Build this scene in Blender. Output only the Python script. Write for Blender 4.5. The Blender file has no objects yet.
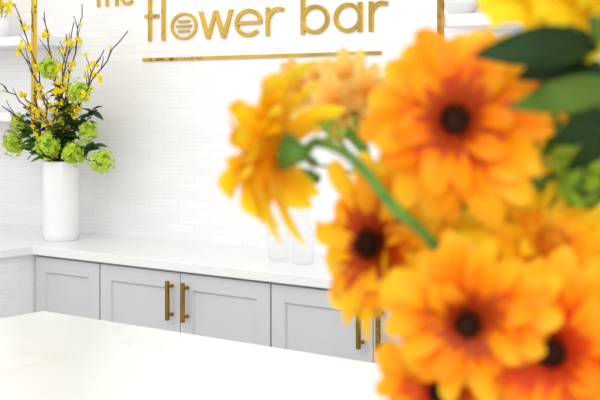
import bpy, bmesh, math, random
from mathutils import Vector, Matrix, Quaternion
random.seed(7)
PI = math.pi
S = bpy.context.scene
COL = S.collection
try:
    S.view_settings.view_transform = 'Standard'
except Exception:
    pass

# ------------------------------------------------------------------ camera
F = 1200.0
TH = math.atan(1200 / 1580.0)
CAM = Vector((0, 0, 1.49))
R = Vector((math.cos(TH), math.sin(TH), 0))
FW = Vector((-math.sin(TH), math.cos(TH), 0))
UP = Vector((0, 0, 1))
def ray(px, py): return FW + R * ((px - 300) / F) + UP * ((102 - py) / F)
def at_d(px, py, d): return CAM + ray(px, py) * d
def at_Y(px, py, Y):
    r = ray(px, py); return CAM + r * (Y / r.y)
cd = bpy.data.cameras.new('camera'); cam = bpy.data.objects.new('camera', cd); COL.objects.link(cam)
cam.location = CAM; cam.rotation_euler = (PI / 2, 0, TH)
cd.sensor_width = 36; cd.lens = F / 600 * 36; cd.shift_y = -98 / 600.0
cd.clip_start = 0.05
cd.dof.use_dof = True; cd.dof.focus_distance = 4.8; cd.dof.aperture_fstop = 11.0
S.camera = cam

# ------------------------------------------------------------------ materials
def mat(name, col, rough=.5, metal=0.0, spec=.5):
    m = bpy.data.materials.new(name); m.use_nodes = True
    b = m.node_tree.nodes['Principled BSDF']
    b.inputs['Base Color'].default_value = (*col, 1); b.inputs['Roughness'].default_value = rough
    b.inputs['Metallic'].default_value = metal; b.inputs['Specular IOR Level'].default_value = spec
    return m
def nn(m, t, **kw):
    n = m.node_tree.nodes.new(t)
    for k, v in kw.items(): setattr(n, k, v)
    return n
def lk(m, a, b): m.node_tree.links.new(a, b)
def ramp(m, stops):
    r = nn(m, 'ShaderNodeValToRGB'); e = r.color_ramp.elements
    while len(e) < len(stops): e.new(.5)
    for i, (p, c) in enumerate(stops):
        e[i].position = p; e[i].color = (*c, 1)
    return r
def noisy(m, c1, c2, scale, detail=3, bump=0):
    tc = nn(m, 'ShaderNodeTexCoord'); nz = nn(m, 'ShaderNodeTexNoise'); nz.inputs['Scale'].default_value = scale
    nz.inputs['Detail'].default_value = detail
    rp = ramp(m, [(.3, c1), (.7, c2)])
    lk(m, tc.outputs['Object'], nz.inputs['Vector']); lk(m, nz.outputs['Fac'], rp.inputs['Fac'])
    b = m.node_tree.nodes['Principled BSDF']
    lk(m, rp.outputs['Color'], b.inputs['Base Color'])
    if bump:
        bp = nn(m, 'ShaderNodeBump'); bp.inputs['Strength'].default_value = bump; bp.inputs['Distance'].default_value = .02
        lk(m, nz.outputs['Fac'], bp.inputs['Height']); lk(m, bp.outputs[0], b.inputs['Normal'])
    return m
def tile_mat(name, axis):
    m = mat(name, (.9, .9, .9), .25); b = m.node_tree.nodes['Principled BSDF']
    tc = nn(m, 'ShaderNodeTexCoord'); sp = nn(m, 'ShaderNodeSeparateXYZ'); cb = nn(m, 'ShaderNodeCombineXYZ')
    lk(m, tc.outputs['Object'], sp.inputs[0]); lk(m, sp.outputs[axis], cb.inputs[0]); lk(m, sp.outputs['Z'], cb.inputs[1])
    br = nn(m, 'ShaderNodeTexBrick')
    br.inputs['Scale'].default_value = 1; br.inputs['Brick Width'].default_value = .17; br.inputs['Row Height'].default_value = .034
    br.inputs['Mortar Size'].default_value = .0022; br.inputs['Mortar Smooth'].default_value = .5
    br.inputs['Color1'].default_value = (.925, .92, .92, 1); br.inputs['Color2'].default_value = (.89, .885, .89, 1)
    br.inputs['Mortar'].default_value = (.845, .84, .84, 1)
    lk(m, cb.outputs[0], br.inputs['Vector']); lk(m, br.outputs['Color'], b.inputs['Base Color'])
    nz = nn(m, 'ShaderNodeTexNoise'); nz.inputs['Scale'].default_value = 18; lk(m, tc.outputs['Object'], nz.inputs['Vector'])
    mx = nn(m, 'ShaderNodeMath', operation='SUBTRACT'); lk(m, nz.outputs['Fac'], mx.inputs[0]); lk(m, br.outputs['Fac'], mx.inputs[1])
    bp = nn(m, 'ShaderNodeBump'); bp.inputs['Strength'].default_value = .18; bp.inputs['Distance'].default_value = .003
    lk(m, mx.outputs[0], bp.inputs['Height']); lk(m, bp.outputs[0], b.inputs['Normal'])
    return m
def marble_mat(name, vein, scale, base=(.90, .89, .87)):
    m = mat(name, (.9, .9, .9), .2); b = m.node_tree.nodes['Principled BSDF']
    tc = nn(m, 'ShaderNodeTexCoord'); nz = nn(m, 'ShaderNodeTexNoise')
    nz.inputs['Scale'].default_value = scale; nz.inputs['Detail'].default_value = 6; nz.inputs['Distortion'].default_value = .8
    lk(m, tc.outputs['Object'], nz.inputs['Vector'])
    rp = ramp(m, [(.490, base), (.499, vein), (.508, base)])
    lk(m, nz.outputs['Fac'], rp.inputs['Fac']); lk(m, rp.outputs['Color'], b.inputs['Base Color'])
    return m
def petal_mat(name, stops, transl=.40, lo=(.93, .58, .40)):
    m = mat(name, stops[0][1], .5, 0, .2); b = m.node_tree.nodes['Principled BSDF']
    tc = nn(m, 'ShaderNodeTexCoord'); ln = nn(m, 'ShaderNodeVectorMath', operation='LENGTH')
    lk(m, tc.outputs['Object'], ln.inputs[0])
    ml = nn(m, 'ShaderNodeMath', operation='MULTIPLY'); ml.inputs[1].default_value = 1 / .06
    lk(m, ln.outputs['Value'], ml.inputs[0])
    rp = ramp(m, stops); lk(m, ml.outputs[0], rp.inputs['Fac'])
    ge = nn(m, 'ShaderNodeNewGeometry')
    vr = ramp(m, [(0, lo), (.5, (1, .95, .85)), (1, (1, 1.0, 1))])
    lk(m, ge.outputs['Random Per Island'], vr.inputs['Fac'])
    mu = nn(m, 'ShaderNodeMix', data_type='RGBA', blend_type='MULTIPLY'); mu.inputs[0].default_value = .9
    lk(m, rp.outputs['Color'], mu.inputs[6]); lk(m, vr.outputs['Color'], mu.inputs[7])
    c = mu.outputs[2]
    lk(m, c, b.inputs['Base Color'])
    tr = nn(m, 'ShaderNodeBsdfTranslucent'); lk(m, c, tr.inputs['Color'])
    mx = nn(m, 'ShaderNodeMixShader'); mx.inputs[0].default_value = transl
    out = m.node_tree.nodes['Material Output']
    lk(m, b.outputs[0], mx.inputs[1]); lk(m, tr.outputs[0], mx.inputs[2]); lk(m, mx.outputs[0], out.inputs['Surface'])
    return m
def leaf_mat(name, c1, c2, scale=40, transl=.2, spec=.25):
    m = noisy(mat(name, c1, .45, 0, spec), c1, c2, scale)
    b = m.node_tree.nodes['Principled BSDF']; tr = nn(m, 'ShaderNodeBsdfTranslucent'); tr.inputs['Color'].default_value = (*c2, 1)
    mx = nn(m, 'ShaderNodeMixShader'); mx.inputs[0].default_value = transl
    lk(m, b.outputs[0], mx.inputs[1]); lk(m, tr.outputs[0], mx.inputs[2])
    lk(m, mx.outputs[0], m.node_tree.nodes['Material Output'].inputs['Surface'])
    return m
M = {}
M['tileX'] = tile_mat('white_tile_wall', 'X'); M['tileY'] = tile_mat('white_tile_side', 'Y')
M['marble'] = marble_mat('white_marble', (.82, .79, .74), 1.1, (.865, .855, .83))
M['marbleB'] = marble_mat('white_counter_stone', (.86, .855, .85), 1.6, (.89, .885, .88))
M['floor'] = noisy(mat('pale_floor', (.6, .57, .53), .4), (.62, .59, .55), (.7, .67, .63), 3)
M['paint'] = noisy(mat('white_paint', (.88, .88, .88), .5), (.87, .87, .87), (.9, .9, .9), 5)
M['cab'] = noisy(mat('grey_cabinet_paint', (.6, .6, .62), .4), (.63, .632, .655), (.65, .652, .675), 6)
M['gold'] = noisy(mat('polished_gold', (.5, .3, .06), .07, 1), (.66, .43, .08), (.72, .48, .10), 8, 1, .45)
M['brass'] = noisy(mat('brass_pull', (.3, .18, .04), .15, 1), (.30, .18, .03), (.36, .22, .045), 12, 2, .3)
M['ceramic'] = noisy(mat('white_ceramic', (.9, .9, .9), .2), (.87, .87, .875), (.9, .9, .9), 8)
M['shelf'] = noisy(mat('white_shelf', (.88, .88, .88), .35), (.86, .86, .86), (.9, .9, .9), 8)
M['petA'] = petal_mat('orange_petal', [(.30, (.93, .20, .003)), (.58, (1, .40, .004)), (.95, (1, .58, .02))])
M['petB'] = petal_mat('amber_petal', [(.28, (1, .34, .003)), (.48, (1, .55, .006)), (.95, (1, .70, .03))])
M['petC'] = petal_mat('yellow_petal', [(.25, (1, .48, .003)), (.45, (1, .66, .008)), (.95, (1, .80, .03))], .46, (1, .72, .5))
M['floret'] = petal_mat('rust_floret', [(.12, (.10, .012, .003)), (.28, (.34, .034, .004)), (.56, (.62, .085, .005))], .15)
M['floretR'] = petal_mat('red_floret', [(.12, (.20, .012, .003)), (.28, (.50, .033, .004)), (.56, (.78, .09, .006))], .18)
M['floretO'] = petal_mat('amber_floret', [(.12, (.80, .26, .004)), (.27, (.95, .40, .005)), (.5, (1, .54, .01))], .3)
M['disc'] = noisy(mat('dark_disc', (.03, .012, .006), .8, 0, .1), (.012, .005, .003), (.05, .014, .005), 400)
M['discO'] = noisy(mat('amber_disc', (.6, .2, .01), .8, 0, .1), (.55, .16, .006), (.80, .30, .012), 400)
M['peach'] = petal_mat('peach_petal', [(.1, (1, .66, .13)), (.5, (1, .80, .27)), (.95, (1, .89, .44))], .6, (1, .84, .66))
M['yel'] = petal_mat('bright_yellow_petal', [(.1, (1, .72, .008)), (.5, (1, .84, .02)), (.95, (1, .9, .05))], .5, (1, .88, .7))
M['stem'] = leaf_mat('stem_green', (.07, .19, .02), (.15, .30, .04), 60, .1)
M['leafD'] = leaf_mat('dark_leaf', (.006, .022, .004), (.016, .050, .008), spec=.25)
M['leafS'] = leaf_mat('sprig_leaf', (.014, .045, .011), (.05, .125, .024), spec=.3)
M['leafM'] = leaf_mat('mid_leaf', (.05, .14, .012), (.15, .28, .028))
M['leafY'] = leaf_mat('yellow_green_leaf', (.11, .25, .012), (.32, .46, .02))
M['leafL'] = leaf_mat('lime_leaf', (.20, .36, .03), (.36, .52, .06))
M['leafG'] = leaf_mat('olive_leaf', (.045, .095, .010), (.10, .17, .025), spec=.15)
M['lime'] = leaf_mat('lime_bloom', (.44, .63, .025), (.72, .86, .11), 60, .42)
M['limeC'] = leaf_mat('lime_core', (.20, .36, .02), (.32, .48, .04), 60, .1)
M['bark'] = noisy(mat('dark_bark', (.05, .03, .02), .8), (.03, .017, .012), (.09, .05, .03), 90)
M['blos'] = leaf_mat('yellow_blossom', (1, .78, .012), (1, .88, .04), 80, .45)
def glass_mat():
    m = bpy.data.materials.new('clear_glass'); m.use_nodes = True; nt = m.node_tree
    nt.nodes.remove(nt.nodes['Principled BSDF'])
    lw = nn(m, 'ShaderNodeLayerWeight'); lw.inputs['Blend'].default_value = .06
    a = nn(m, 'ShaderNodeBsdfTransparent'); a.inputs['Color'].default_value = (.992, .993, .993, 1)
    g = nn(m, 'ShaderNodeBsdfGlossy'); g.inputs['Roughness'].default_value = .12; g.inputs['Color'].default_value = (.96, .96, .965, 1)
    mx = nn(m, 'ShaderNodeMixShader'); lk(m, lw.outputs['Facing'], mx.inputs[0]); lk(m, a.outputs[0], mx.inputs[1]); lk(m, g.outputs[0], mx.inputs[2])
    lk(m, mx.outputs[0], nt.nodes['Material Output'].inputs['Surface']); return m
M['glass'] = glass_mat()

# ------------------------------------------------------------------ mesh builder
class MB:
    def __init__(s): s.v = []; s.f = []
    def add(s, vs, fs):
        o = len(s.v); s.v += [Vector(v) for v in vs]; s.f += [[i + o for i in f] for f in fs]
    def box(s, x0, x1, y0, y1, z0, z1):
        s.add([(x0,y0,z0),(x1,y0,z0),(x1,y1,z0),(x0,y1,z0),(x0,y0,z1),(x1,y0,z1),(x1,y1,z1),(x0,y1,z1)],
              [(0,3,2,1),(4,5,6,7),(0,1,5,4),(1,2,6,5),(2,3,7,6),(3,0,4,7)])
    def poly(s, pts, y0, y1):          # outline in x,z extruded along y
        n = len(pts)
        s.add([(x, y0, z) for x, z in pts] + [(x, y1, z) for x, z in pts],
              [list(range(n)), list(range(2*n-1, n-1, -1))] + [(i, (i+1) % n, n+(i+1) % n, n+i) for i in range(n)])
    def polyz(s, pts, z0, z1):         # outline in x,y extruded along z
        n = len(pts)
        s.add([(x, y, z0) for x, y in pts] + [(x, y, z1) for x, y in pts],
              [list(range(n)), list(range(2*n-1, n-1, -1))] + [(i, (i+1) % n, n+(i+1) % n, n+i) for i in range(n)])
    def arc(s, cx, cz, rx, rz, w, a0, a1, y0, y1, n=32):
        full = abs(a1 - a0) >= 359.9; vs = []; fs = []; k = n if full else n + 1
        for i in range(k):
            a = math.radians(a0 + (a1 - a0) * i / n); c, q = math.cos(a), math.sin(a)
            for (ex, ez) in ((rx, rz), (rx - w, rz - w)):
                for y in (y0, y1): vs.append((cx + ex * c, y, cz + ez * q))
        for i in range(n):
            a, b = 4 * i, 4 * ((i + 1) % k)
            fs += [(a, b, b+2, a+2), (a+1, a+3, b+3, b+1), (a, a+1, b+1, b), (a+2, b+2, b+3, a+3)]
        if not full: fs += [(0, 2, 3, 1), (4*n, 4*n+1, 4*n+3, 4*n+2)]
        s.add(vs, fs)
    def tube(s, path, radii, n=8):
        path = [Vector(p) for p in path]; m = len(path)
        if not isinstance(radii, (list, tuple)): radii = [radii] * m
        t = (path[1] - path[0]).normalized(); ref = Vector((0, 0, 1)) if abs(t.z) < .9 else Vector((1, 0, 0))
        a = t.cross(ref).normalized(); vs = []; fs = []
        for i, p in enumerate(path):
            t = (path[min(i+1, m-1)] - path[max(i-1, 0)]).normalized()
            a = (a - t * a.dot(t)).normalized(); b = t.cross(a)
            for k in range(n):
                q = 2 * PI * k / n; vs.append(p + (a * math.cos(q) + b * math.sin(q)) * radii[i])
        for i in range(m - 1):
            for k in range(n): fs.append((i*n+k, i*n+(k+1) % n, (i+1)*n+(k+1) % n, (i+1)*n+k))
        fs += [list(range(n))[::-1], list(range((m-1)*n, m*n))]
        s.add(vs, fs)
    def lathe(s, prof, c=(0, 0, 0), n=40):
        vs = []; fs = []; m = len(prof); c = Vector(c)
        for r, z in prof:
            for k in range(n):
                q = 2 * PI * k / n; vs.append(c + Vector((r * math.cos(q), r * math.sin(q), z)))
        for i in range(m - 1):
            for k in range(n): fs.append((i*n+k, i*n+(k+1) % n, (i+1)*n+(k+1) % n, (i+1)*n+k))
        fs += [list(range(n))[::-1], list(range((m-1)*n, m*n))]
        s.add(vs, fs)
    def strip(s, rows):                # rows: lists of equal length
        m = len(rows[0]); vs = [p for r in rows for p in r]; fs = []
        for i in range(len(rows) - 1):
            for k in range(m - 1): fs.append((i*m+k, i*m+k+1, (i+1)*m+k+1, (i+1)*m+k))
        s.add(vs, fs)
    def leaf(s, p, d, nrm, L, W, bend=.2, fold=.25, n=8):
        p = Vector(p); d = Vector(d).normalized(); nrm = Vector(nrm); side = d.cross(nrm)
        if side.length < 1e-4: side = d.cross(Vector((.3, .5, .8)))
        side.normalize(); nrm = side.cross(d).normalized(); rows = []
        for i in range(n + 1):
            t = i / n; w = W * .5 * (math.sin(PI * t ** .8) ** .85) + W * .015
            c = p + d * (L * t) - nrm * (bend * L * t * t)
            rows.append([c + side * (w * q) + nrm * (abs(q) * w * fold) for q in (-1, -.5, 0, .5, 1)])
        s.strip(rows)
    def build(s, name, m, parent=None, smooth=False, bevel=0, origin=None):
        me = bpy.data.meshes.new(name)
        off = origin if origin is not None else (parent.location if parent is not None and parent.type == 'EMPTY' else Vector((0, 0, 0)))
        me.from_pydata([tuple(v - off) for v in s.v], [], s.f)
        bm = bmesh.new(); bm.from_mesh(me); bmesh.ops.recalc_face_normals(bm, faces=bm.faces); bm.to_mesh(me); bm.free()
        if smooth:
            for p in me.polygons: p.use_smooth = True
        me.materials.append(m)
        o = bpy.data.objects.new(name, me); COL.objects.link(o)
        if parent is not None: o.parent = parent
        elif origin is not None: o.location = origin
        if bevel:
            b = o.modifiers.new('bevel', 'BEVEL'); b.width = bevel; b.segments = 2; b.limit_method = 'ANGLE'
        return o
class LB(MB):                          # letter strokes: each stroke a hair prouder, so no faces coincide
    def __init__(s): super().__init__(); s.k = 0
    def nx(s): s.k += 1; return .0006 * s.k
    def box(s, x0, x1, y0, y1, z0, z1): super().box(x0, x1, y0 - s.nx(), y1, z0, z1)
    def poly(s, pts, y0, y1): super().poly(pts, y0 - s.nx(), y1)
    def arc(s, cx, cz, rx, rz, w, a0, a1, y0, y1, n=32): super().arc(cx, cz, rx, rz, w, a0, a1, y0 - s.nx(), y1, n)
def thing(name, label, cat, loc=(0, 0, 0), group=None):
    o = bpy.data.objects.new(name, None); COL.objects.link(o); o.location = loc; o.empty_display_size = .05
    o['label'] = label; o['category'] = cat
    if group: o['group'] = group
    return o
def tag(o, label, cat, group=None):
    o['label'] = label; o['category'] = cat
    if group: o['group'] = group
    return o
def struct(o, label=None):
    o['kind'] = 'structure'
    if label: o['label'] = label
    return o
def inst(name, me, parent, loc, quat=None, scale=1):
    o = bpy.data.objects.new(name, me); COL.objects.link(o); o.parent = parent; o.location = loc
    if quat is not None: o.rotation_mode = 'QUATERNION'; o.rotation_quaternion = quat
    o.scale = (scale,) * 3; return o
def bez(a, b, c, d, n=16):
    return [a*(1-t)**3 + b*3*t*(1-t)**2 + c*3*t*t*(1-t) + d*t**3 for t in [i/n for i in range(n+1)]]
def catmull(P, n=6):
    P = [P[0]] + list(P) + [P[-1]]; out = []
    for i in range(1, len(P) - 2):
        a, b, c, d = P[i-1], P[i], P[i+1], P[i+2]
        for k in range(n):
            t = k / n; out.append(.5 * ((2*b) + (c-a)*t + (2*a-5*b+4*c-d)*t*t + (3*b-a-3*c+d)*t**3))
    out.append(P[-2]); return out
def mesh_only(mb, name, m, smooth=True):
    o = mb.build(name, m, None, smooth); me = o.data; bpy.data.objects.remove(o); return me

# ------------------------------------------------------------------ setting
YW, YF, ZT = 3.65, 3.20, .91          # back wall, worktop front, worktop height
XR = -3.80                             # side face of the tiled return
b = MB(); b.box(-5.1, 1.6, YW, YW + .12, 0, 3.1); struct(b.build('wall_back', M['tileX']), 'white glazed brick tile wall behind the counter')
b = MB(); b.box(-5.12, -5.0, -1.2, YW, 0, 3.1); struct(b.build('wall_left', M['paint']), 'plain white side wall')
b = MB(); b.box(-5.12, 1.6, -1.2, YW + .12, -.08, 0); struct(b.build('floor', M['floor']), 'pale floor')

# ------------------------------------------------------------------ back counter
def door(x0, x1, z0, z1, yf, parent, hside):
    mb = MB(); w = .058; t = .02; rec = .010; sl = .004
    ix0, ix1, iz0, iz1 = x0 + w, x1 - w, z0 + w, z1 - w
    o = [(x0, z0), (x1, z0), (x1, z1), (x0, z1)]; i1 = [(ix0, iz0), (ix1, iz0), (ix1, iz1), (ix0, iz1)]
    i2 = [(ix0 + sl, iz0 + sl), (ix1 - sl, iz0 + sl), (ix1 - sl, iz1 - sl), (ix0 + sl, iz1 - sl)]
    vs = [(x, yf, z) for x, z in o] + [(x, yf, z) for x, z in i1] + [(x, yf + rec, z) for x, z in i2] + [(x, yf + t, z) for x, z in o]
    fs = []
    for k in range(4):
        j = (k + 1) % 4
        fs += [(k, j, 4 + j, 4 + k), (4 + k, 4 + j, 8 + j, 8 + k), (k, 12 + k, 12 + j, j)]
    fs += [(8, 9, 10, 11), (15, 14, 13, 12)]
    mb.add(vs, fs); d = mb.build('door', M['cab'], parent, bevel=.0015)
    if hside:
        hx = x1 - .036 if hside > 0 else x0 + .036; zc = .765; h = .072
        hb = MB(); hb.box(hx - .0075, hx + .0075, yf - .034, yf - .022, zc - h, zc + h)
        for zz in (zc - h + .02, zc + h - .02): hb.box(hx - .006, hx + .006, yf - .023, yf + .001, zz - .006, zz + .006)
        hb.build('handle', M['brass'], d, bevel=.0025, origin=parent.location)
    return d
def cabinet(x0, x1, kind, label):
    t = thing('base_cabinet', label, 'cabinet', (x0, YF + .02, 0), 'grey base cabinets under the back worktop')
    b = MB(); b.box(x0, x1, YF + .042, YW - .002, .1, ZT - .0355); b.build('body', M['cab'], t)
    b = MB(); b.box(x0, x1, YF + .09, YF + .11, 0, .1); b.build('toe_kick', M['cab'], t)
    z0, z1, yf = .105, ZT - .045, YF + .021
    if kind == 1: door(x0 + .008, x1 - .004, z0, z1, yf, t, 0)
    else:
        xm = (x0 + x1) / 2
        door(x0 + .004, xm - .002, z0, z1, yf, t, 1); door(xm + .002, x1 - .004, z0, z1, yf, t, -1)
    return t
cabinet(XR, -3.417, 1, 'narrow grey shaker cabinet without a handle, in the corner below the white vase')
cabinet(-3.417, -2.573, 2, 'grey shaker two-door cabinet with both brass pulls visible, beside the handleless corner cabinet')
cabinet(-2.573, -1.729, 2, 'grey shaker two-door cabinet partly hidden behind the left orange flowers')
cabinet(-1.729, -.885, 2, 'grey shaker two-door cabinet completely behind the flower bouquet')
b = MB(); b.polyz([(-5.0, YW), (-5.0, 1.2), (XR + .02, 1.2), (XR + .02, YF), (-.87, YF), (-.87, YW)], ZT - .035, ZT)
tag(b.build('worktop', M['marbleB'], bevel=.003), 'white stone worktop running along the tiled wall above the grey cabinets', 'worktop')
b = MB(); b.box(-4.98, XR, 1.22, YW - .002, 0, ZT - .0355)
tag(b.build('tiled_counter_base', M['tileY']), 'white tiled counter side at the left end of the grey cabinets', 'counter')

# ------------------------------------------------------------------ island
b = MB(); b.polyz([(-2.585, 2.225), (-2.585, .25), (.55, .25), (.55, 2.225)], ZT - .04, ZT)
tag(b.build('island_worktop', M['marble'], bevel=.003), 'large white marble island top in the foreground with a faint brown vein', 'worktop')
t = thing('island_cabinet', 'white island base carrying the foreground marble top', 'cabinet', (-1.0, 1.2, 0))
b = MB(); b.box(-2.53, .5, .45, 2.13, .08, ZT - .0405); b.build('body', M['paint'], t)
b = MB(); b.box(-2.45, .42, .52, 2.06, 0, .08); b.build('plinth', M['paint'], t)
for k in range(4):
    x0 = -2.5 + k * .75; b = MB(); b.box(x0, x0 + .7, 2.13, 2.145, .12, ZT - .06); b.build('panel', M['paint'], t, bevel=.003)

# ------------------------------------------------------------------ sign
def Xw(px): return at_Y(px, 0, YW).x
sign = thing('wall_sign', 'gold metal lettering reading the flower bar on the white tiled wall', 'sign', (Xw(265), YW, 1.67))
y0, y1 = YW - .010, YW + .001
XH, SW, AS = .112, .0172, .215
zb = 1.746
def put(mb, name='letter'): return mb.build(name, M['gold'], sign, bevel=.0006)
def L_l(x, z, h, w=SW): b = LB(); b.box(x, x + w, y0, y1, z, z + h); put(b)
def L_f(x0, x1, z, xh, asc, w):
    b = LB(); xs = x0 + (x1 - x0) * .25; r = (x1 - xs) * .8
    b.box(xs, xs + w, y0, y1, z, z + asc - r)
    b.arc(xs + r, z + asc - r, r, r, w, 180, 75, y0, y1, 14)
    b.box(x0, x1, y0, y1, z + xh - w * .8, z + xh); put(b)
def L_t(x0, x1, z, xh, w):
    b = LB(); xs = (x0 + x1) / 2 - w / 2; b.box(xs, xs + w, y0, y1, z, z + xh * 1.4)
    b.box(x0, x1, y0, y1, z + xh - w * .8, z + xh); put(b)
def L_h(x0, x1, z, xh, w):
    b = LB(); b.box(x0, x0 + w, y0, y1, z, z + xh * 1.75); r = (x1 - x0) / 2
    b.arc((x0 + x1) / 2, z + xh - r, r, r, w, 180, 0, y0, y1, 18); b.box(x1 - w, x1, y0, y1, z, z + xh - r); put(b)
def L_e(x0, x1, z, xh, w):
    b = LB(); rx = (x1 - x0) / 2; cx = (x0 + x1) / 2; rz = xh / 2
    b.arc(cx, z + rz, rx, rz, w * .92, 0, 318, y0, y1, 40)
    b.box(x0 + w * .5, x1 - w * .02, y0, y1, z + rz - w * .38, z + rz + w * .38); put(b)
def L_o(x0, x1, z, xh, w):
    b = LB(); rx = (x1 - x0) / 2; cx = (x0 + x1) / 2; rz = xh / 2
    b.arc(cx, z + rz, rx, rz, w * .62, 0, 360, y0, y1, 40)
    for k, q in ((-1, .44), (0, .58), (1, .44)):
        zz = z + rz + k * rz * .36; b.box(cx - rx * q, cx + rx * q, y0, y1, zz - w * .27, zz + w * .27)
    put(b)
def L_r(x0, x1, z, xh, w):
    b = LB(); b.box(x0, x0 + w, y0, y1, z, z + xh); r = (x1 - x0) / 1.46
    b.arc(x0 + r, z + xh - r, r, r, w * .95, 180, 62, y0, y1, 16); put(b)
def L_b(x0, x1, z, xh, asc, w):
    b = LB(); b.box(x0, x0 + w, y0, y1, z, z + asc)
    b.arc((x0 + x1) / 2, z + xh / 2, (x1 - x0) / 2, xh / 2, w * .92, 0, 360, y0, y1, 40); put(b)
def L_a(x0, x1, z, xh, w):
    b = LB(); b.box(x1 - w, x1, y0, y1, z, z + xh)
    b.arc((x0 + x1) / 2, z + xh / 2, (x1 - x0) / 2, xh / 2, w * .92, 0, 360, y0, y1, 40); put(b)
def L_w(x0, x1, z, xh, w):
    b = LB(); W = x1 - x0; xm = (x0 + x1) / 2; h = w * 1.05
    for (ta, ba) in ((x0, x0 + W * .27), (xm, x0 + W * .27), (xm, x0 + W * .73), (x1, x0 + W * .73)):
        d = 0 if ta == xm else (h / 2 if ta == x0 else -h / 2)
        b.poly([(ba - h / 2, z), (ba + h / 2, z), (ta + d + h / 2, z + xh), (ta + d - h / 2, z + xh)], y0, y1)
    put(b)
L_f(Xw(146), Xw(160), zb, XH, AS, SW)
L_l(Xw(163), zb, AS)
L_o(Xw(172), Xw(198), zb, XH, SW)
L_w(Xw(200), Xw(234), zb, XH, SW)
L_e(Xw(236), Xw(263), zb, XH, SW)
L_r(Xw(267), Xw(285), zb, XH, SW)
L_b(Xw(302), Xw(330), zb, XH, AS, SW)
L_a(Xw(335), Xw(363), zb, XH, SW)
L_r(Xw(370), Xw(389), zb, XH, SW)
zt = 1.905
L_t(Xw(95), Xw(104), zt, .075, .014)
L_h(Xw(107), Xw(119), zt, .075, .014)
L_e(Xw(121), Xw(136), zt, .075, .014)
b = MB(); b.box(Xw(144), Xw(382), y0, y1, 1.662, 1.675); b.build('underline_bar', M['gold'], sign, bevel=.0006)

# ------------------------------------------------------------------ wall shelves
def shelf_unit(x0, x1, label, rods):
    t = thing('wall_shelf', label, 'shelf', ((x0 + x1) / 2, YW, 1.43), 'shelves either side of the sign')
    for z in (1.405, 1.735):
        b = MB(); b.box(x0, x1, 3.40, YW - .001, z, z + .04); b.build('shelf_board', M['shelf'], t, bevel=.003)
    for x in rods:
        b = MB(); b.box(x - .009, x + .009, 3.40 - .018, 3.40, 1.40, 2.6); b.build('upright', M['gold'], t, bevel=.001)
        b = MB(); b.box(x - .008, x + .008, 3.40, YW - .0005, 2.575, 2.59); b.build('bracket', M['gold'], t)
    return t
shelf_unit(-4.92, -3.992, 'white wall shelves on a gold upright beside the tall branches', (-4.0, -4.85))
shelf_unit(-2.02, -1.1, 'white wall shelves on a gold upright above the big orange flowers', (-2.0, -1.15))

# ------------------------------------------------------------------ flower meshes
FINE = ((22, .060, .0066, 0, .003, .012), (20, .056, .0064, .0024, .007, .011), (17, .050, .0060, .0044, .010, .010), (14, .039, .0054, .0064, .011, .007))
BROAD = ((17, .060, .0088, 0, .004, .010), (16, .056, .0084, .0026, .008, .009), (13, .049, .0076, .0048, .011, .008), (11, .038, .0064, .0068, .012, .005))
def gerbera_petals(seed, m, layers=FINE):
    rd = random.Random(seed); mb = MB()
    for (n, Rm, w, zb_, lift, droop) in layers:
        a0 = rd.random() * 6
        for i in range(n):
            a = a0 + 2 * PI * i / n + rd.uniform(-.15, .15); L = Rm * rd.uniform(.80, 1.06); ww = w * rd.uniform(.8, 1.2)
            lf = lift + rd.uniform(-.006, .008); dr = droop + rd.uniform(-.016, .018); tw = rd.uniform(-.7, .7); sw = rd.uniform(-.010, .010)
            rows = []
            for k in range(13):
                t = k / 12; r = .007 + (L - .007) * t
                p = .4 + .6 * math.sin(min(t / .6, 1) * PI / 2)
                if t > .7: p *= max(.2, math.sqrt(max(0, 1 - ((t - .7) / .308) ** 2)))
                row = []
                for q in (-1, -.5, 0, .5, 1):
                    yy = ww * p * q; y = yy + sw * t * t; z = zb_ + lf * math.sin(t * PI * .6) - dr * t * t + abs(q) * ww * p * .5 + tw * yy * t
                    row.append((r * math.cos(a) - y * math.sin(a), r * math.sin(a) + y * math.cos(a), z))
                rows.append(row)
            mb.strip(rows)
    return mesh_only(mb, 'petals', m)
def floret_ring(seed, m, big=1.0):
    rd = random.Random(seed); mb = MB()
    for (n, ra, rb, za, zc) in ((48, .008, .0310, .012, .0200), (42, .007, .0245, .012, .0220), (34, .006, .0170, .013, .0230), (22, .005, .0115, .013, .0215)):
        for i in range(n):
            a = 2 * PI * i / n + rd.uniform(-.1, .1); c, q = math.cos(a), math.sin(a)
            d = Vector((c, q, (zc - za) / (rb - ra))); mb.leaf((ra * c, ra * q, za), d, (0, 0, 1), (rb - ra) * rd.uniform(.75, 1.25) * big, .0048, .14, .3, 4)
    return mesh_only(mb, 'florets', m)
def disc_mesh(m):
    rd = random.Random(3); mb = MB()
    mb.lathe([(.0005, .0180), (.0025, .0183), (.0050, .0190), (.0070, .0178), (.0076, .004), (.006, -.001)], n=28)
    for i in range(64):
        a = i * 2.399; r = .0078 * math.sqrt(i / 64); mb.leaf((r * math.cos(a), r * math.sin(a), .0165), (math.cos(a) * rd.uniform(.1, .9), math.sin(a) * rd.uniform(.1, .9), 1), (math.cos(a), math.sin(a), 0), rd.uniform(.004, .008), .002, 0, .3, 3)
    return mesh_only(mb, 'center_disc', m)
def calyx_mesh():
    mb = MB(); mb.lathe([(.0028, -.020), (.0060, -.016), (.0090, -.009), (.0098, -.003), (.006, -.001)], n=24)
    for i in range(26):
        a = 2 * PI * i / 26; c, q = math.cos(a), math.sin(a)
        mb.leaf((.007 * c, .007 * q, -.012 + .003 * (i % 2)), (c, q, .8), (c * -.5, q * -.5, 1), .010, .004, -.1, .2, 4)
    return mesh_only(mb, 'calyx', M['stem'])
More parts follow.
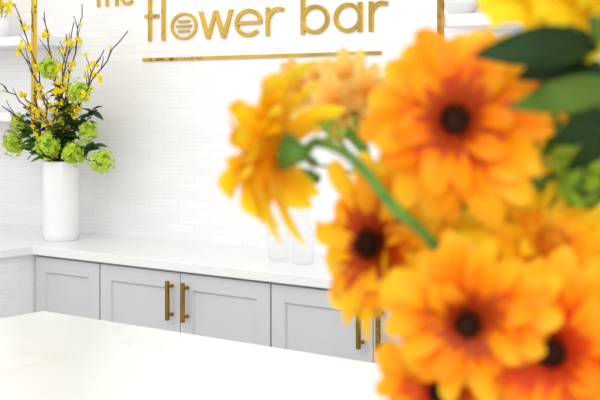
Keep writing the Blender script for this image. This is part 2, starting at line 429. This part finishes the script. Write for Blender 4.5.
PET = {k: [gerbera_petals(1, M[k]), gerbera_petals(2, M[k]), gerbera_petals(3, M[k], BROAD), gerbera_petals(4, M[k], BROAD)] for k in ('petA', 'petB', 'petC')}
FLO = {'r': floret_ring(5, M['floret']), 's': floret_ring(6, M['floretR'], 1.08), 'o': floret_ring(8, M['floretO'])}
DISC, DISCO, CALYX = disc_mesh(M['disc']), disc_mesh(M['discO']), calyx_mesh()

VB = at_d(470, 0, .74); VB.z = ZT     # bouquet vase base
def ruffle(seed, m, layers, name='petals', wob=.18):
    rd = random.Random(seed); mb = MB()
    for (n, rr, w, tilt, zb_) in layers:
        a0 = rd.random() * 6
        for i in range(n):
            a = a0 + 2 * PI * i / n + rd.uniform(-.15, .15); tl = tilt + rd.uniform(-.2, .2); L = rr * rd.uniform(.78, 1.18); ph = rd.random() * 6
            rows = []
            for k in range(8):
                t = k / 7; hw = w * (.25 + .75 * math.sin(min(t * 1.25, 1) * PI / 2)) * (1 if t < .85 else .82)
                row = []
                for j in range(9):
                    q = j / 4 - 1
                    rip = wob * t * t * L * math.sin(q * 6 + ph) + .1 * t * L * math.sin(q * 13 + ph * 2) * t
                    rad = L * t * math.cos(tl) * (1 - .16 * q * q * t) - rip * math.sin(tl) - .1 * hw * q * q
                    z = zb_ + L * t * math.sin(tl) * (1 - .12 * q * q * t) + rip * math.cos(tl); y = hw * q
                    row.append((rad * math.cos(a) - y * math.sin(a), rad * math.sin(a) + y * math.cos(a), z))
                rows.append(row)
            mb.strip(rows)
    return mesh_only(mb, name, m)
CARN = ruffle(11, M['peach'], ((8, .038, .0105, .0, 0), (7, .035, .010, .4, .002), (5, .030, .009, .8, .004), (3, .025, .008, 1.15, .005)), wob=.14)
ROSE = ruffle(12, M['yel'], ((6, .042, .019, .1, 0), (6, .037, .017, .5, .002), (5, .033, .015, .9, .004), (4, .027, .012, 1.3, .005)), wob=.1)

def vec(n): return (R * n[0] + UP * n[1] - FW * n[2]).normalized()
vslot = [0]
def vase_pts():
    i = vslot[0]; vslot[0] += 1; a = i * 2.399; r = .012 + .043 * math.sqrt((i % 28) / 28)
    c, q = math.cos(a), math.sin(a)
    return VB + Vector((c * r * .7, q * r * .7, .03)), VB + Vector((c * r, q * r, .29))
def bouquet_flower(name, label, cat, group, px, py, d, n, sc, kind, stem_r=.0032, back=.08, via=None):
    head = at_d(px, py, d); nv = vec(n); base, rim = vase_pts()
    t = thing(name, label, cat, base, group); q = nv.to_track_quat('Z', 'Y') @ Quaternion((0, 0, 1), random.random() * 6); loc = head - base
    if kind[0] == 'g':
        inst('petals', PET[kind[1]][kind[3]], t, loc, q, sc); inst('florets', FLO[kind[2]], t, loc, q, sc); inst('center_disc', DISCO if kind[2] == 'o' else DISC, t, loc, q, sc)
    else: inst('petals', CARN if kind[0] == 'c' else ROSE, t, loc, q, sc)
    inst('calyx', CALYX, t, loc, q, sc)
    p0 = head - nv * .017 * sc
    tail = [rim * (1 - k / 4) + base * (k / 4) for k in range(1, 5)]
    if via: path = catmull([p0] + [at_d(*v) for v in via] + [rim + Vector((0, 0, .06)), rim], 6) + tail
    else: path = bez(p0, p0 - nv * back, rim + Vector((0, 0, .07)), rim, 18) + tail
    mb = MB(); mb.tube(path, stem_r, 10); mb.build('stem', M['stem'], t, True)
    return t
G = 'orange gerberas in the foreground bouquet'
gerb = [
 ('yellow-orange gerbera seen side-on, leftmost in the bouquet', 280, 150, .80, (-.88, .14, -.28), 1.04, 'petC', 'o', 2, .1, [(316, 142, .78), (344, 152, .73), (368, 175, .69), (396, 209, .67), (430, 240, .68), (466, 300, .72)]),
 ('largest orange gerbera with dark centre, facing out at the top of the bouquet', 458, 124, .69, (-.22, .16, 1), .98, 'petA', 'r', 2, .09, None),
 ('amber gerbera turned to the left below the curving green stem', 390, 244, .79, (-.78, .06, .62), 1.10, 'petB', 'r', 3, .08, None),
 ('orange gerbera with dark eye below the largest gerbera, lower middle of bouquet', 470, 314, .66, (-.22, -.18, 1), .85, 'petA', 'r', 3, .09, None),
 ('orange gerbera with broad red ring at lower right corner', 556, 350, .68, (-.35, .12, 1), .95, 'petA', 's', 2, .08, None),
 ('yellow gerbera half hidden behind others above the red-ringed one', 544, 262, .74, (.15, .75, .65), 1.1, 'petC', 'o', 3, .07, None),
 ('orange gerbera peeking out at the bottom edge of the bouquet', 446, 386, .73, (-.40, -.1, 1), .78, 'petA', 's', 3, .06, None),
 ('orange gerbera behind the upper right side of the largest gerbera', 508, 90, .84, (.2, .45, .8), .85, 'petB', 'r', 0, .07, None),
 ('yellow-orange gerbera at the right edge of the bouquet', 606, 290, .80, (.4, .2, .9), .95, 'petC', 'o', 0, .06, None),
 ('yellow gerbera deep in the bouquet just under the largest gerbera', 516, 226, .82, (.0, .25, 1), 1.05, 'petC', 'o', 2, .06, None),
 ('orange gerbera deep between the dark-eyed one and the red-ringed one', 510, 375, .80, (.0, .1, 1), 1.0, 'petB', 'r', 1, .05, None),
]
for (lab, px, py, d, n, sc, pk, fk, var, bk, via) in gerb:
    bouquet_flower('gerbera_daisy', lab, 'flower', G, px, py, d, n, sc, ('g', pk, fk, var), .0034, bk, via)
cv = [(370, 160, .86), (428, 240, .86), (458, 300, .78)]
for lab, px, py, d, n, sc in (
  ('peach ruffled carnation nearest the gold sign underline', 346, 82, .92, (.0, .4, 1), .66),
  ('peach ruffled carnation directly behind the side-on gerbera', 300, 90, .95, (-.3, .4, .9), .72),
  ('small peach carnation left of the one nearest the sign underline', 322, 84, .94, (-.2, .4, 1), .60),
  ('small peach carnation touching the left petals of the largest gerbera', 366, 94, .90, (.1, .3, 1), .60),
  ('peach ruffled carnation lowest of its cluster, above the lime leaf sprig', 336, 108, .90, (-.1, .3, 1), .72)):
    bouquet_flower('carnation', lab, 'flower', 'peach carnations at the back of the bouquet', px, py, d, n, sc, ('c',), .0022, .05, cv)
for lab, px, py, d, n, sc, via in (
  ('bright yellow rose at the top edge above the dark leaves', 550, -12, .68, (0, .4, .8), .9, [(552, 50, .78), (532, 140, .87), (502, 260, .86), (480, 340, .80)]),
  ('bright yellow rose in the top right corner of the bouquet', 604, 2, .66, (.2, .3, .9), .9, [(606, 70, .78), (582, 160, .88), (530, 280, .86), (490, 350, .80)])):
    bouquet_flower('yellow_rose', lab, 'flower', 'yellow roses at the top of the bouquet', px, py, d, n, sc, ('y',), .0028, .05, via)

def bouquet_leaves(label, top, leaves, m, thick=.0018):
    base, rim = vase_pts(); t = thing('greenery_spray', label, 'foliage', base, 'greenery sprays in the bouquet'); tp = at_d(*top)
    tail = [rim * (1 - k / 4) + base * (k / 4) for k in range(1, 5)]
    if top[0] > 500: path = bez(tp, tp + R * .06 + FW * .05, rim + R * .20 + UP * .08, rim, 18) + tail
    else: path = catmull([tp, at_d(372, 182, .85), at_d(424, 246, .84), at_d(456, 305, .78), rim + UP * .06, rim], 5) + tail
    mb = MB(); mb.tube(path, [thick * (.5 + .5 * min(1, i / 8)) for i in range(len(path))], 8); mb.build('stem', M['leafM'], t, True)
    lb = MB()
    for (a, b_, d0, d1, wpx, nv) in leaves:
        p, q = at_d(a[0], a[1], d0), at_d(b_[0], b_[1], d1); lb.leaf(p, q - p, vec(nv), (q - p).length, wpx * d0 / F, .12, .35, 12)
    lb.build('leaves', m, t, True); return t
bouquet_leaves('spray with big dark green pointed leaves below the yellow roses', (594, 40, .64),
    [((594, 44), (478, 52), .64, .62, 42, (0, .2, 1)), ((600, 50), (518, 28), .64, .66, 34, (.1, .3, 1)), ((594, 60), (512, 76), .645, .66, 30, (-.1, .3, 1)), ((604, 62), (552, 92), .645, .66, 32, (.2, .2, 1)), ((606, 112), (552, 146), .66, .67, 30, (0, .1, 1)), ((610, 130), (566, 176), .66, .68, 24, (.2, .1, 1))], M['leafD'])
bouquet_leaves('spray with a broad olive green leaf right of the largest gerbera', (610, 90, .62),
    [((614, 86), (514, 106), .62, .60, 34, (0, .1, 1)), ((606, 40), (590, 14), .62, .62, 22, (0, .2, 1))], M['leafG'])
rl = random.Random(21)
def fine(cx, cy, sx, sy, d, n, lo, hi, w):
    out = []
    for i in range(n):
        x, y = cx + rl.uniform(-sx, sx), cy + rl.uniform(-sy, sy); a = rl.uniform(0, 2 * PI); L = rl.uniform(lo, hi); dd = d + rl.uniform(-.02, .02)
        out.append(((x, y), (x + L * math.cos(a), y + L * math.sin(a)), dd, dd + rl.uniform(-.012, .012), w, (rl.uniform(-.5, .5), rl.uniform(.1, .9), 1)))
    return out
bouquet_leaves('bushy yellow-green foliage spray at the right edge between olive leaf and yellow gerbera', (592, 130, .73), fine(584, 164, 28, 40, .73, 50, 14, 28, 8), M['leafY'])
bouquet_leaves('mid green foliage spray mixed into the bushy yellow-green foliage', (598, 140, .76), fine(580, 162, 34, 46, .76, 55, 16, 32, 10), M['leafM'])
bouquet_leaves('dark foliage spray deep behind the bushy green foliage', (590, 130, .85), fine(584, 145, 42, 66, .86, 80, 28, 50, 24), M['leafD'])
bouquet_leaves('lime green leaf sprig between the side-on gerbera and the largest gerbera', (336, 134, .86), fine(328, 130, 8, 6, .86, 6, 12, 18, 9), M['leafL'])
bouquet_leaves('dark green leaf sprig tucked behind the side-on gerbera', (314, 164, .85), fine(304, 166, 6, 10, .85, 6, 14, 20, 11), M['leafM'])

b = MB(); b.lathe([(.055, 0), (.07, .004), (.078, .10), (.074, .22), (.07, .29), (.066, .29), (.068, .22), (.071, .1), (.06, .02), (.001, .018)], VB, 48)
tag(b.build('bouquet_vase', M['ceramic'], None, True, origin=VB.copy()), 'white ceramic vase holding the orange gerbera bouquet on the island', 'vase')

# ------------------------------------------------------------------ tall white vase with branches
c0 = at_Y(61, 0, 3.42); VA = Vector((c0.x, 3.42, ZT))
b = MB(); b.lathe([(.070, 0), (.0735, .003), (.0755, .03), (.0765, .18), (.0765, .326), (.0755, .332), (.0715, .332), (.0705, .326), (.0705, .03), (.001, .022)], VA, 56)
tag(b.build('tall_vase', M['ceramic'], None, True, origin=VA.copy()), 'tall white cylinder vase holding yellow branches and lime blooms', 'vase')
def snowball(seed):
    rd = random.Random(seed); mb = MB(); n = 80
    lob = [(Vector((rd.uniform(-1, 1), rd.uniform(-1, 1), rd.uniform(-1, 1))).normalized(), rd.uniform(-.2, .7)) for _ in range(7)]
    for i in range(n):
        z = 1 - 2 * (i + .5) / n; a = i * 2.39996; s_ = math.sqrt(1 - z * z); d = Vector((s_ * math.cos(a), s_ * math.sin(a), z))
        rr = .036 * (rd.uniform(.68, 1.28) + sum(h * max(0, d.dot(l)) ** 4 for l, h in lob)); d = (d + Vector((rd.uniform(-.3, .3), rd.uniform(-.3, .3), rd.uniform(-.3, .3)))).normalized()
        tg = d.cross(Vector((.3, .2, .9))).normalized(); bt = d.cross(tg); r0 = rd.random() * 6
        for k in range(5):
            q = r0 + k * 2 * PI / 5; e = tg * math.cos(q) + bt * math.sin(q); mb.leaf(d * rr, e + d * rd.uniform(.1, .9), d, rd.uniform(.011, .018), .0115, .2, .2, 4)
    return mesh_only(mb, 'bloom', M['lime'])
SN = [snowball(1), snowball(2), snowball(4), snowball(9)]
cb = MB(); cb.lathe([(.001, -.030), (.014, -.027), (.024, -.016), (.029, 0), (.024, .016), (.014, .027), (.001, .030)], n=24); CORE = mesh_only(cb, 'bloom_core', M['limeC'])
aslot = [0]
def apts():
    i = aslot[0]; aslot[0] += 1; a = i * 2.399; r = .01 + .05 * math.sqrt((i % 34) / 34); c, q = math.cos(a), math.sin(a)
    return VA + Vector((c * r * .8, q * r * .8, .03)), VA + Vector((c * r, q * r, .325))
for lab, px, py, Y, sc in (
  ('lime snowball bloom, highest in the tall white vase', 49, 68, 3.36, .9),
  ('lime snowball bloom right of the branches, level with the middle of the arrangement', 80, 92, 3.34, .9),
  ('lime snowball bloom at the far left of the tall vase arrangement', 14, 142, 3.40, .95),
  ('lime snowball bloom just above the left rim of the tall vase', 49, 144, 3.32, 1.05),
  ('lime snowball bloom drooping over the vase rim, lowest in the middle', 72, 153, 3.31, .95),
  ('lime snowball bloom hanging furthest right beside the tall vase', 102, 160, 3.36, .95),
  ('small lime bloom above the furthest right one', 89, 131, 3.38, .8),
  ('small lime bloom above the far left one', 19, 121, 3.40, .8),
  ('small lime bloom half covered by dark leaves in the centre of the arrangement', 66, 122, 3.40, .65)):
    base, rim = apts(); hp = at_Y(px, py, Y); t = thing('snowball_bloom', lab, 'flower', base, 'lime snowball blooms in the tall vase')
    q = Quaternion((random.random(), random.random(), random.random(), random.random())).normalized()
    bl = inst('bloom', SN[aslot[0] % 4], t, hp - base, q, sc); inst('bloom_core', CORE, t, hp - base, q, sc)
    dv = (hp - rim); mid = rim + Vector((0, 0, max(.05, dv.z * .6 + .04))); path = bez(hp, hp - Vector((dv.x * .2, dv.y * .2, .02)), mid, rim, 12) + [rim * (1 - k / 3) + base * (k / 3) for k in range(1, 4)]
    mb = MB(); mb.tube(path, .003, 6); mb.build('stem', M['stem'], t, True)
def blossom_mesh(seed):
    rd = random.Random(seed); mb = MB()
    for j in range(4):
        c = Vector((rd.uniform(-.011, .011), rd.uniform(-.010, .010), rd.uniform(-.009, .010))); n = Vector((rd.uniform(-1, 1), rd.uniform(-1, .3), rd.uniform(0, 1))).normalized()
        tg = n.cross(Vector((.2, .9, .3))).normalized(); bt = n.cross(tg)
        for k in range(5):
            q = k * 2 * PI / 5; mb.leaf(c, tg * math.cos(q) + bt * math.sin(q) + n * .4, n, .0125, .0095, -.1, .2, 4)
    return mesh_only(mb, 'blossom', M['blos'])
BL = [blossom_mesh(1), blossom_mesh(2), blossom_mesh(3)]
rb = random.Random(5)
branches = [
 ('dark branch reaching straight up left of the gold sign letters', (82, 4), 3.42, (68, 80), [.35, .5, .62, .74, .86]),
 ('dark bare-tipped branch bending furthest right towards the sign', (128, 31), 3.44, (80, 90), [.3, .42, .55, .66, .76]),
 ('yellow blossom branch ending just under the furthest right branch', (104, 50), 3.36, (76, 100), [.3, .45, .6, .75, .9]),
 ('yellow blossom branch crossing the gold shelf upright', (14, 4), 3.34, (44, 70), [.45, .6, .72, .82, .92, 1]),
 ('yellow blossom branch rising between the gold upright and the highest lime bloom', (44, 12), 3.33, (56, 80), [.4, .55, .68, .78, .9]),
 ('dark thin branch pointing left below the shelf', (-2, 82), 3.34, (34, 110), [.4, .55, .7]),
 ('dark thin branch lowest on the left side of the vase', (2, 106), 3.33, (34, 128), [.4, .6]),
 ('blossom branch in the middle of the tall vase with dense yellow flowers', (66, 34), 3.32, (60, 100), [.2, .3, .4, .5, .6, .68, .76, .86, .96]),
 ('short blossom branch leaning right over the vase', (96, 74), 3.29, (72, 115), [.2, .3, .4, .55, .7, .85, 1]),
 ('short blossom branch leaning left over the vase', (24, 96), 3.29, (48, 120), [.2, .3, .45, .6, .8, 1]),
 ('thin blossom branch between the highest lime bloom and the far left twigs', (20, 50), 3.33, (46, 98), [.3, .4, .55, .7, .85, 1]),
 ('thin upright blossom branch just right of the highest lime bloom', (74, 22), 3.34, (62, 90), [.3, .4, .5, .62, .75, .9]),
]
for lab, tip, Y, ctl, bs in branches:
    base, rim = apts(); tp = at_Y(*tip, Y); cp = at_Y(*ctl, (Y + 3.42) / 2)
    t = thing('blossom_branch', lab, 'branch', base, 'blossom branches in the tall vase')
    up = bez(rim, rim + Vector((0, 0, .1)), cp, tp, 18)
    for k in range(4, 18): up[k] = up[k] + Vector((rb.uniform(-.010, .010), rb.uniform(-.006, .006), rb.uniform(-.006, .006)))
    path = [base + (rim - base) * (k / 3) for k in range(3)] + up
    mb = MB(); N = len(path); mb.tube(path, [.0052 - .0033 * i / N for i in range(N)], 7)
    tips = []
    for k in (8, 10, 12, 14, 15, 16):
        p = up[k]; d = (up[k + 1] - up[k - 1]).normalized(); e = (d + Vector((rb.uniform(-.9, .9), rb.uniform(-.4, .2), rb.uniform(-.2, .7)))).normalized(); L = rb.uniform(.03, .085)
        mb.tube([p, p + e * L * .5 + d * .004, p + e * L], [.0023, .0018, .0012], 5); tips.append(p + e * L)
    mb.build('branch', M['bark'], t, True)
    for f in bs:
        for rep in range(3):
            i = min(18, int(f * 18)); p = up[i] + Vector((rb.uniform(-.03, .03), rb.uniform(-.02, .01), rb.uniform(-.028, .028))) * (0.25 + .45 * rep)
            inst('blossom', BL[rb.randrange(3)], t, p - base, Quaternion((rb.uniform(-.5, .5), rb.uniform(-.3, .3), 1), rb.random() * 6), rb.uniform(.7, 1.1))
    for p in tips[::2]: inst('blossom', BL[rb.randrange(3)], t, p - base, Quaternion((0, 0, 1), rb.random() * 6), rb.uniform(.4, .7))
for lab, tip, Y, n in (
  ('dark leafy sprig behind the highest lime blooms in the tall vase', (62, 90), 3.46, 36),
  ('dark leafy sprig at the right side of the tall vase', (90, 112), 3.42, 38),
  ('dark leafy sprig at the left side of the tall vase', (32, 112), 3.42, 38),
  ('dark leafy sprig low over the front rim of the tall vase', (60, 132), 3.36, 30),
  ('lighter green leafy sprig reaching toward the far left lime bloom', (24, 128), 3.45, 26),
  ('dark leafy sprig upright in the centre of the tall vase', (64, 106), 3.36, 36),
  ('dark leafy sprig leaning right between the two right lime blooms', (92, 146), 3.40, 26),
  ('lighter green leafy sprig spreading left under the far left blooms', (30, 146), 3.40, 24)):
    base, rim = apts(); tp = at_Y(*tip, Y); t = thing('leafy_sprig', lab, 'foliage', base, 'leafy sprigs in the tall vase')
    up = bez(rim, rim + Vector((0, 0, .06)), tp - UP * .05, tp, 10); path = [base, (base + rim) / 2] + up
    mb = MB(); mb.tube(path, .0022, 6); mb.build('stem', M['stem'], t, True); lb = MB()
    for k in range(n):
        p = up[min(10, 2 + int(9 * k / n))]; a = rb.random() * 6; lb.leaf(p, (math.cos(a), math.sin(a) * .7 - .2, rb.uniform(-.3, .7)), (0, -.6, 1), rb.uniform(.04, .075), rb.uniform(.026, .042), .25, .25, 6)
    lb.build('leaves', M['leafS'] if 'dark' in lab else M['leafM'], t, True)

# ------------------------------------------------------------------ small things on the back worktop
def glass(px, Y, prof, label):
    p = at_Y(px, 0, Y); p.z = ZT; b = MB(); b.lathe(prof, p, 40)
    tag(b.build('glass_vase', M['glass'], None, True, origin=p), label, 'glass', 'clear glasses on the back worktop')
glass(303, 3.42, [(.034, .0015), (.038, .004), (.044, .05), (.040, .11), (.026, .15), (.024, .20), (.030, .235), (.0285, .235), (.0225, .20), (.0245, .15), (.0385, .11), (.0425, .05), (.036, .008)], 'clear narrow-necked glass vase on the back worktop beside the orange bouquet')
glass(278, 3.44, [(.030, .0015), (.036, .004), (.042, .06), (.045, .105), (.0435, .105), (.040, .06), (.033, .01)], 'clear short tumbler on the back worktop left of the narrow glass vase')
p = at_Y(447, 0, 3.42); p.z = ZT
b = MB(); b.lathe([(.04, 0), (.05, .004), (.055, .05), (.046, .10), (.042, .10), (.05, .05), (.04, .015), (.001, .012)], p, 36)
tag(b.build('small_pot', M['ceramic'], None, True, origin=p.copy()), 'small white pot on the back worktop hidden behind the bouquet', 'pot')
base = p + Vector((0, 0, .013)); t = thing('twig_sprig', 'thin dark leafy twigs seen through the gap between the gerberas', 'foliage', base)
tw = MB(); lv = MB()
for px, py in ((408, 194), (418, 202), (436, 208), (430, 216), (450, 204), (414, 188), (426, 196), (442, 220)):
    tp = at_Y(px, py, 3.40); path = bez(base, base + UP * .12, tp - UP * .06 + Vector((.02, 0, 0)), tp, 12); tw.tube(path, [.0028 - .001 * i / 13 for i in range(13)], 6)
    for k in range(5, 13):
        a = rb.random() * 6; lv.leaf(path[k], (math.cos(a), math.sin(a) * .5, rb.uniform(-.2, .9)), (0, -.7, .7), rb.uniform(.02, .034), .013, .2, .2, 5)
tw.build('twigs', M['bark'], t, True); lv.build('leaves', M['leafD'], t, True)

# ------------------------------------------------------------------ on the wall shelves
ZS = 1.7755
p = at_Y(-2, 0, 3.52); p.z = ZS
b = MB(); b.lathe([(.04, 0), (.045, .003), (.055, .06), (.058, .095), (.054, .095), (.05, .06), (.04, .01), (.001, .008)], p, 36)
tag(b.build('shelf_pot', M['ceramic'], None, True, origin=p.copy()), 'white pot on the upper wall shelf beside the branches', 'pot')
t = thing('potted_blossoms', 'bunch of yellow blossoms in the white pot on the upper shelf', 'flower', p + Vector((0, 0, .009)))
st = MB()
for k in range(10):
    a = k * 2.4; r = .012 + .006 * k; q = p + Vector((r * math.cos(a), r * math.sin(a) * .8, .15 + .02 * math.sin(k * 3)))
    st.tube([p + Vector((0, 0, .012)), (p + q) / 2 + Vector((0, 0, .02)), q], .0018, 5)
    inst('blossom', BL[k % 3], t, q - t.location, Quaternion((0, 0, 1), a), 1.25)
st.build('stems', M['stem'], t, True)
bp = [(.03, 0), (.035, .004), (.062, .035), (.078, .065), (.075, .065), (.058, .036), (.03, .009), (.001, .008)]
for lab, px in (('white ceramic bowl nearest the gold upright on the shelf above the bouquet', 462), ('white ceramic bowl further along the shelf above the bouquet', 500)):
    p = at_Y(px, 0, 3.52); p.z = ZS; b = MB(); b.lathe(bp, p, 40)
    tag(b.build('bowl', M['ceramic'], None, True, origin=p), lab, 'bowl', 'white bowls on the shelf')

# ------------------------------------------------------------------ light
w = bpy.data.worlds.new('world'); S.world = w; w.use_nodes = True
nt = w.node_tree; bg = nt.nodes['Background']; bg.inputs[1].default_value = 1.02
tc = nt.nodes.new('ShaderNodeTexCoord'); nz = nt.nodes.new('ShaderNodeTexNoise'); nz.inputs['Scale'].default_value = 5.5; nz.inputs['Detail'].default_value = 2
rp = nt.nodes.new('ShaderNodeValToRGB'); rp.color_ramp.elements[0].position = .40; rp.color_ramp.elements[0].color = (.25, .245, .24, 1)  # made-up dark and bright patches, added for the gold to reflect
rp.color_ramp.elements[1].position = .53; rp.color_ramp.elements[1].color = (1.15, 1.14, 1.13, 1)
nt.links.new(tc.outputs['Generated'], nz.inputs['Vector']); nt.links.new(nz.outputs['Fac'], rp.inputs['Fac']); nt.links.new(rp.outputs['Color'], bg.inputs[0])
def area(name, loc, target, sx, sy, e, col=(1, 1, 1)):
    l = bpy.data.lights.new(name, 'AREA'); l.shape = 'RECTANGLE'; l.size = sx; l.size_y = sy; l.energy = e; l.color = col
    o = bpy.data.objects.new(name, l); COL.objects.link(o); o.location = loc
    o.rotation_mode = 'QUATERNION'; o.rotation_quaternion = (Vector(target) - Vector(loc)).to_track_quat('-Z', 'Y')
area('overhead_soft_key', (-2.8, 1.0, 3.0), (-3.0, 3.6, 1.0), 3, 1.5, 37)  # added soft key from above, no actual ceiling fixture
area('bouquet_key_light', (.7, -1.2, 2.2), (-.5, 1.0, 1.35), 1.6, 1.2, 47)  # added lamp brightening the flowers more than the wall, no window here
